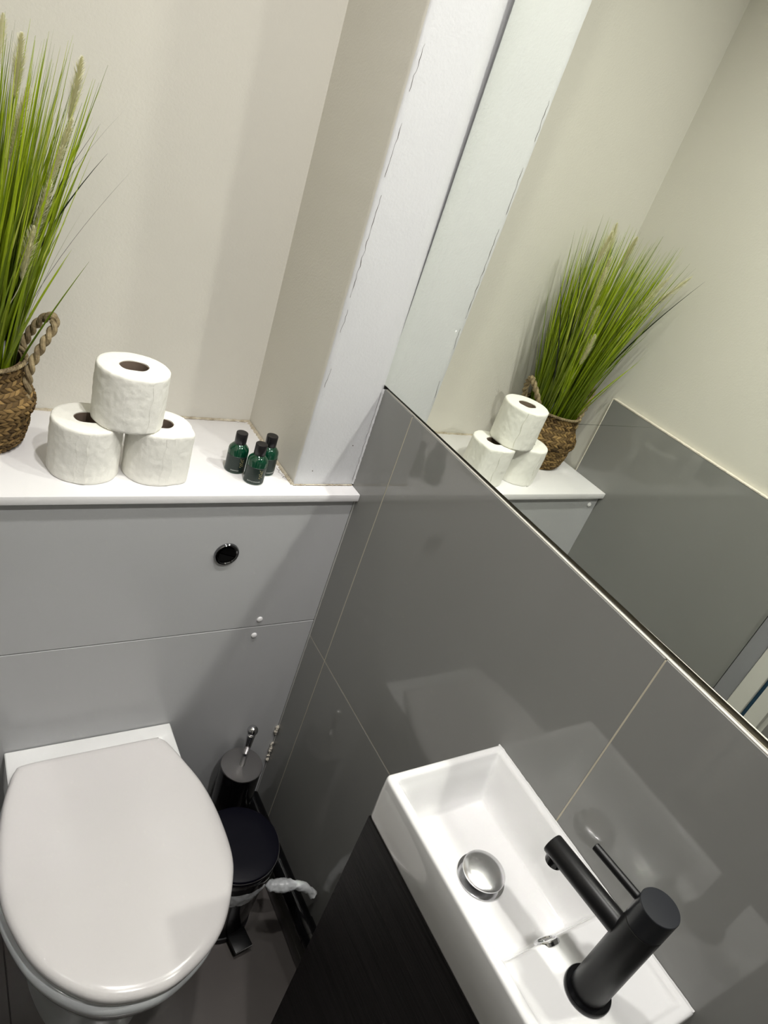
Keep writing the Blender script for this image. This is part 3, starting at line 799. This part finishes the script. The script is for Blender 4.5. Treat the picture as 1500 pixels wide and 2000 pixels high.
def basin():
    bm = new(); nx, ny = 96, 176
    xs = [X0+(X1-X0)*i/nx for i in range(nx+1)]; ys = [Y0+(Y1-Y0)*j/ny for j in range(ny+1)]
    xs = sorted(set(xs+[X0+0.0005, X0+0.0011, X1-0.0006, X1-0.0012])); ys = sorted(set(ys+[Y0+0.0006, Y1-0.0005, Y1-0.0011]))
    def rc(x, y):      # round the corners in plan
        r = 0.009
        for cx, cy, sx, sy in ((X0+r, Y1-r, -1, 1), (X0+r, Y0+r, -1, -1)):
            if (x-cx)*sx > 0 and (y-cy)*sy > 0:
                d = math.hypot(x-cx, y-cy); mx = max(abs(x-cx), abs(y-cy))
                if d > 1e-9: return cx+(x-cx)*mx/d, cy+(y-cy)*mx/d
        return x, y
    G = [[bm.verts.new((*rc(x, y), basin_z(x, y))) for y in ys] for x in xs]
    for i in range(len(xs)-1):
        for j in range(len(ys)-1): bm.faces.new((G[i][j], G[i+1][j], G[i+1][j+1], G[i][j+1]))
    loop = [G[i][0] for i in range(len(xs))] + [G[-1][j] for j in range(1, len(ys))] + [G[i][-1] for i in range(len(xs)-2, -1, -1)] + [G[0][j] for j in range(len(ys)-2, 0, -1)]
    prev = loop
    for (z, ins) in ((ZR-0.03, 0.0), (ZR-BH+0.006, 0.0008), (ZR-BH+0.0015, 0.002), (ZR-BH, 0.005)):
        cur = []
        for v in loop:
            x, y = v.co.x, v.co.y
            x = x+ins if x < -0.1 else x
            y = y+ins if y < -0.726 else y-ins
            cur.append(bm.verts.new((x, y, z)))
        n = len(prev)
        for i in range(n): bm.faces.new((prev[i], prev[(i+1) % n], cur[(i+1) % n], cur[i]))
        prev = cur
    bm.faces.new(prev)
    return bm
bs = thing('wash_basin', 'narrow rectangular white ceramic wash basin fixed to the right wall', 'basin', (-0.10, -0.727, ZR-BH))
obj('bowl', basin(), ceramic, bs, angle=60)
DP = (-0.1105, -0.6765)
wst = obj('pop_up_waste', lathe(new(), [(0.031, -0.1565), (0.0325, -0.1545), (0.0325, -0.1535), (0.026, -0.1535)], (DP[0], DP[1], 0), 48), chrome, bs)
obj('plug', lathe(new(), [(0.010, -0.1535), (0.010, -0.147), (0.0265, -0.1455), (0.0290, -0.1435), (0.0290, -0.1415), (0.0270, -0.1398), (0.020, -0.1385), (0.010, -0.1376), (0.002, -0.1373)], (DP[0], DP[1], 0), 64), mat('satin_chrome', (0.72, 0.72, 0.73), 0.24, metal=1.0, bump=(60, 0.0006, 0.3)), wst)
# overflow ring on the bowl's near wall
OV = Vector((-0.1130, -0.7865, -0.1085)); nrm = Vector((0, 0.86, 0.51)).normalized()
q = Vector((0, 0, 1)).rotation_difference(nrm).to_matrix()
bm = lathe(new(), [(0.0150, -0.003), (0.0150, 0.0012), (0.0138, 0.0024), (0.0110, 0.0024), (0.0100, 0.001), (0.0100, -0.003)], (0, 0, 0), 40, cap0=False, cap1=False)
for v in bm.verts: v.co = OV + q @ v.co
ovr = obj('overflow_ring', bm, chrome, bs)
bm = lathe(new(), [(0.0100, -0.0024), (0.0100, -0.0008)], (0, 0, 0), 32)
for v in bm.verts: v.co = OV + q @ v.co
obj('overflow_hole', bm, edge_m, ovr)
obj('wall_sealant', ribbon(new(), line((-0.0006, -0.915, ZR-0.0005), (-0.0006, -0.538, ZR-0.0005), 70), 0.0018, 0.0024, 0.5, 31, ((0, 0, 1), (-1, 0, 0))), ceramic, bs)

# ------------------------------------------------------------------ tap
TX, TY, TZ = -0.1100, -0.8480, -0.1000
tp = thing('mixer_tap', 'matt black single-lever mixer tap standing on the basin', 'tap', (TX, TY, TZ))
obj('base_ring', lathe(new(), [(0.0262, 0.0), (0.0270, 0.0012), (0.0270, 0.0048), (0.0262, 0.0060), (0.0215, 0.0064)], (TX, TY, TZ), 64), black_gloss, tp)
obj('body', lathe(new(), [(0.0208, 0.006), (0.0208, 0.1345), (0.0202, 0.1350)], (TX, TY, TZ), 64), black_m, tp)
hdl = obj('lever_cap', lathe(new(), [(0.0202, 0.1354), (0.0208, 0.1360), (0.0208, 0.1655), (0.0203, 0.1662), (0.0150, 0.1664), (0.003, 0.1665)], (TX, TY, TZ), 64), black_top, tp)
dirv = Vector((-0.09, 0.994, 0.0)).normalized()
c0 = Vector((TX, TY, TZ+0.104))
sp = obj('spout', tube(new(), [c0+dirv*0.012, c0+dirv*0.1165, c0+dirv*0.1180], [0.0126, 0.0126, 0.0118], 48), black_m, tp)
a0 = c0+dirv*0.1045
obj('aerator', tube(new(), [a0+Vector((0, 0, -0.008)), a0+Vector((0, 0, -0.0165)), a0+Vector((0, 0, -0.0170))], [0.0108, 0.0108, 0.0098], 36), black_gloss, sp)
c1 = Vector((TX, TY, TZ+0.152))
obj('lever_rod', tube(new(), [c1+dirv*0.018, c1+dirv*0.0795, c1+dirv*0.080], [0.0046, 0.0046, 0.0040], 24), black_m, hdl)

# ------------------------------------------------------------------ cabinet
CX = -0.1998; CT = ZR-BH-0.0012
cbn = thing('vanity_cabinet', 'dark woodgrain vanity cabinet under the white wash basin', 'cabinet', (-0.10, -0.727, ZF))
obj('carcass', B((CX+0.017, -0.916, ZF), (-0.0006, -0.5385, CT), 0.0006, 1), wood_m, cbn)
obj('door', B((CX, -0.9155, ZF+0.012), (CX+0.0165, -0.5380, CT-0.002), 0.0010, 1), wood_m, cbn)

# ------------------------------------------------------------------ downlights
for i, (n, x, y, p) in enumerate(LAMPS):
    dl = thing('downlight', ('recessed white ceiling downlight above the bin', 'recessed white ceiling downlight above the basin front')[i], 'ceiling light', (x, y, CEIL), 'recessed ceiling downlights')
    obj('trim_ring', lathe(new(), [(0.040, -0.0005), (0.0465, -0.0005), (0.0460, -0.004), (0.0405, -0.0048), (0.0400, -0.0005)], (x, y, CEIL), 48, cap0=False, cap1=False), frame_m, dl)
    obj('lens', lathe(new(), [(0.0385, -0.0001), (0.0385, -0.0012), (0.03, -0.0016)], (x, y, CEIL), 40), lamp_m, dl)

# ------------------------------------------------------------------ lift everything so the floor is z = 0
for o in list(S.objects):
    if o.parent is None and o.type in ('MESH', 'EMPTY'): o.location.z += ZO
    if '_o' in o: del o['_o']
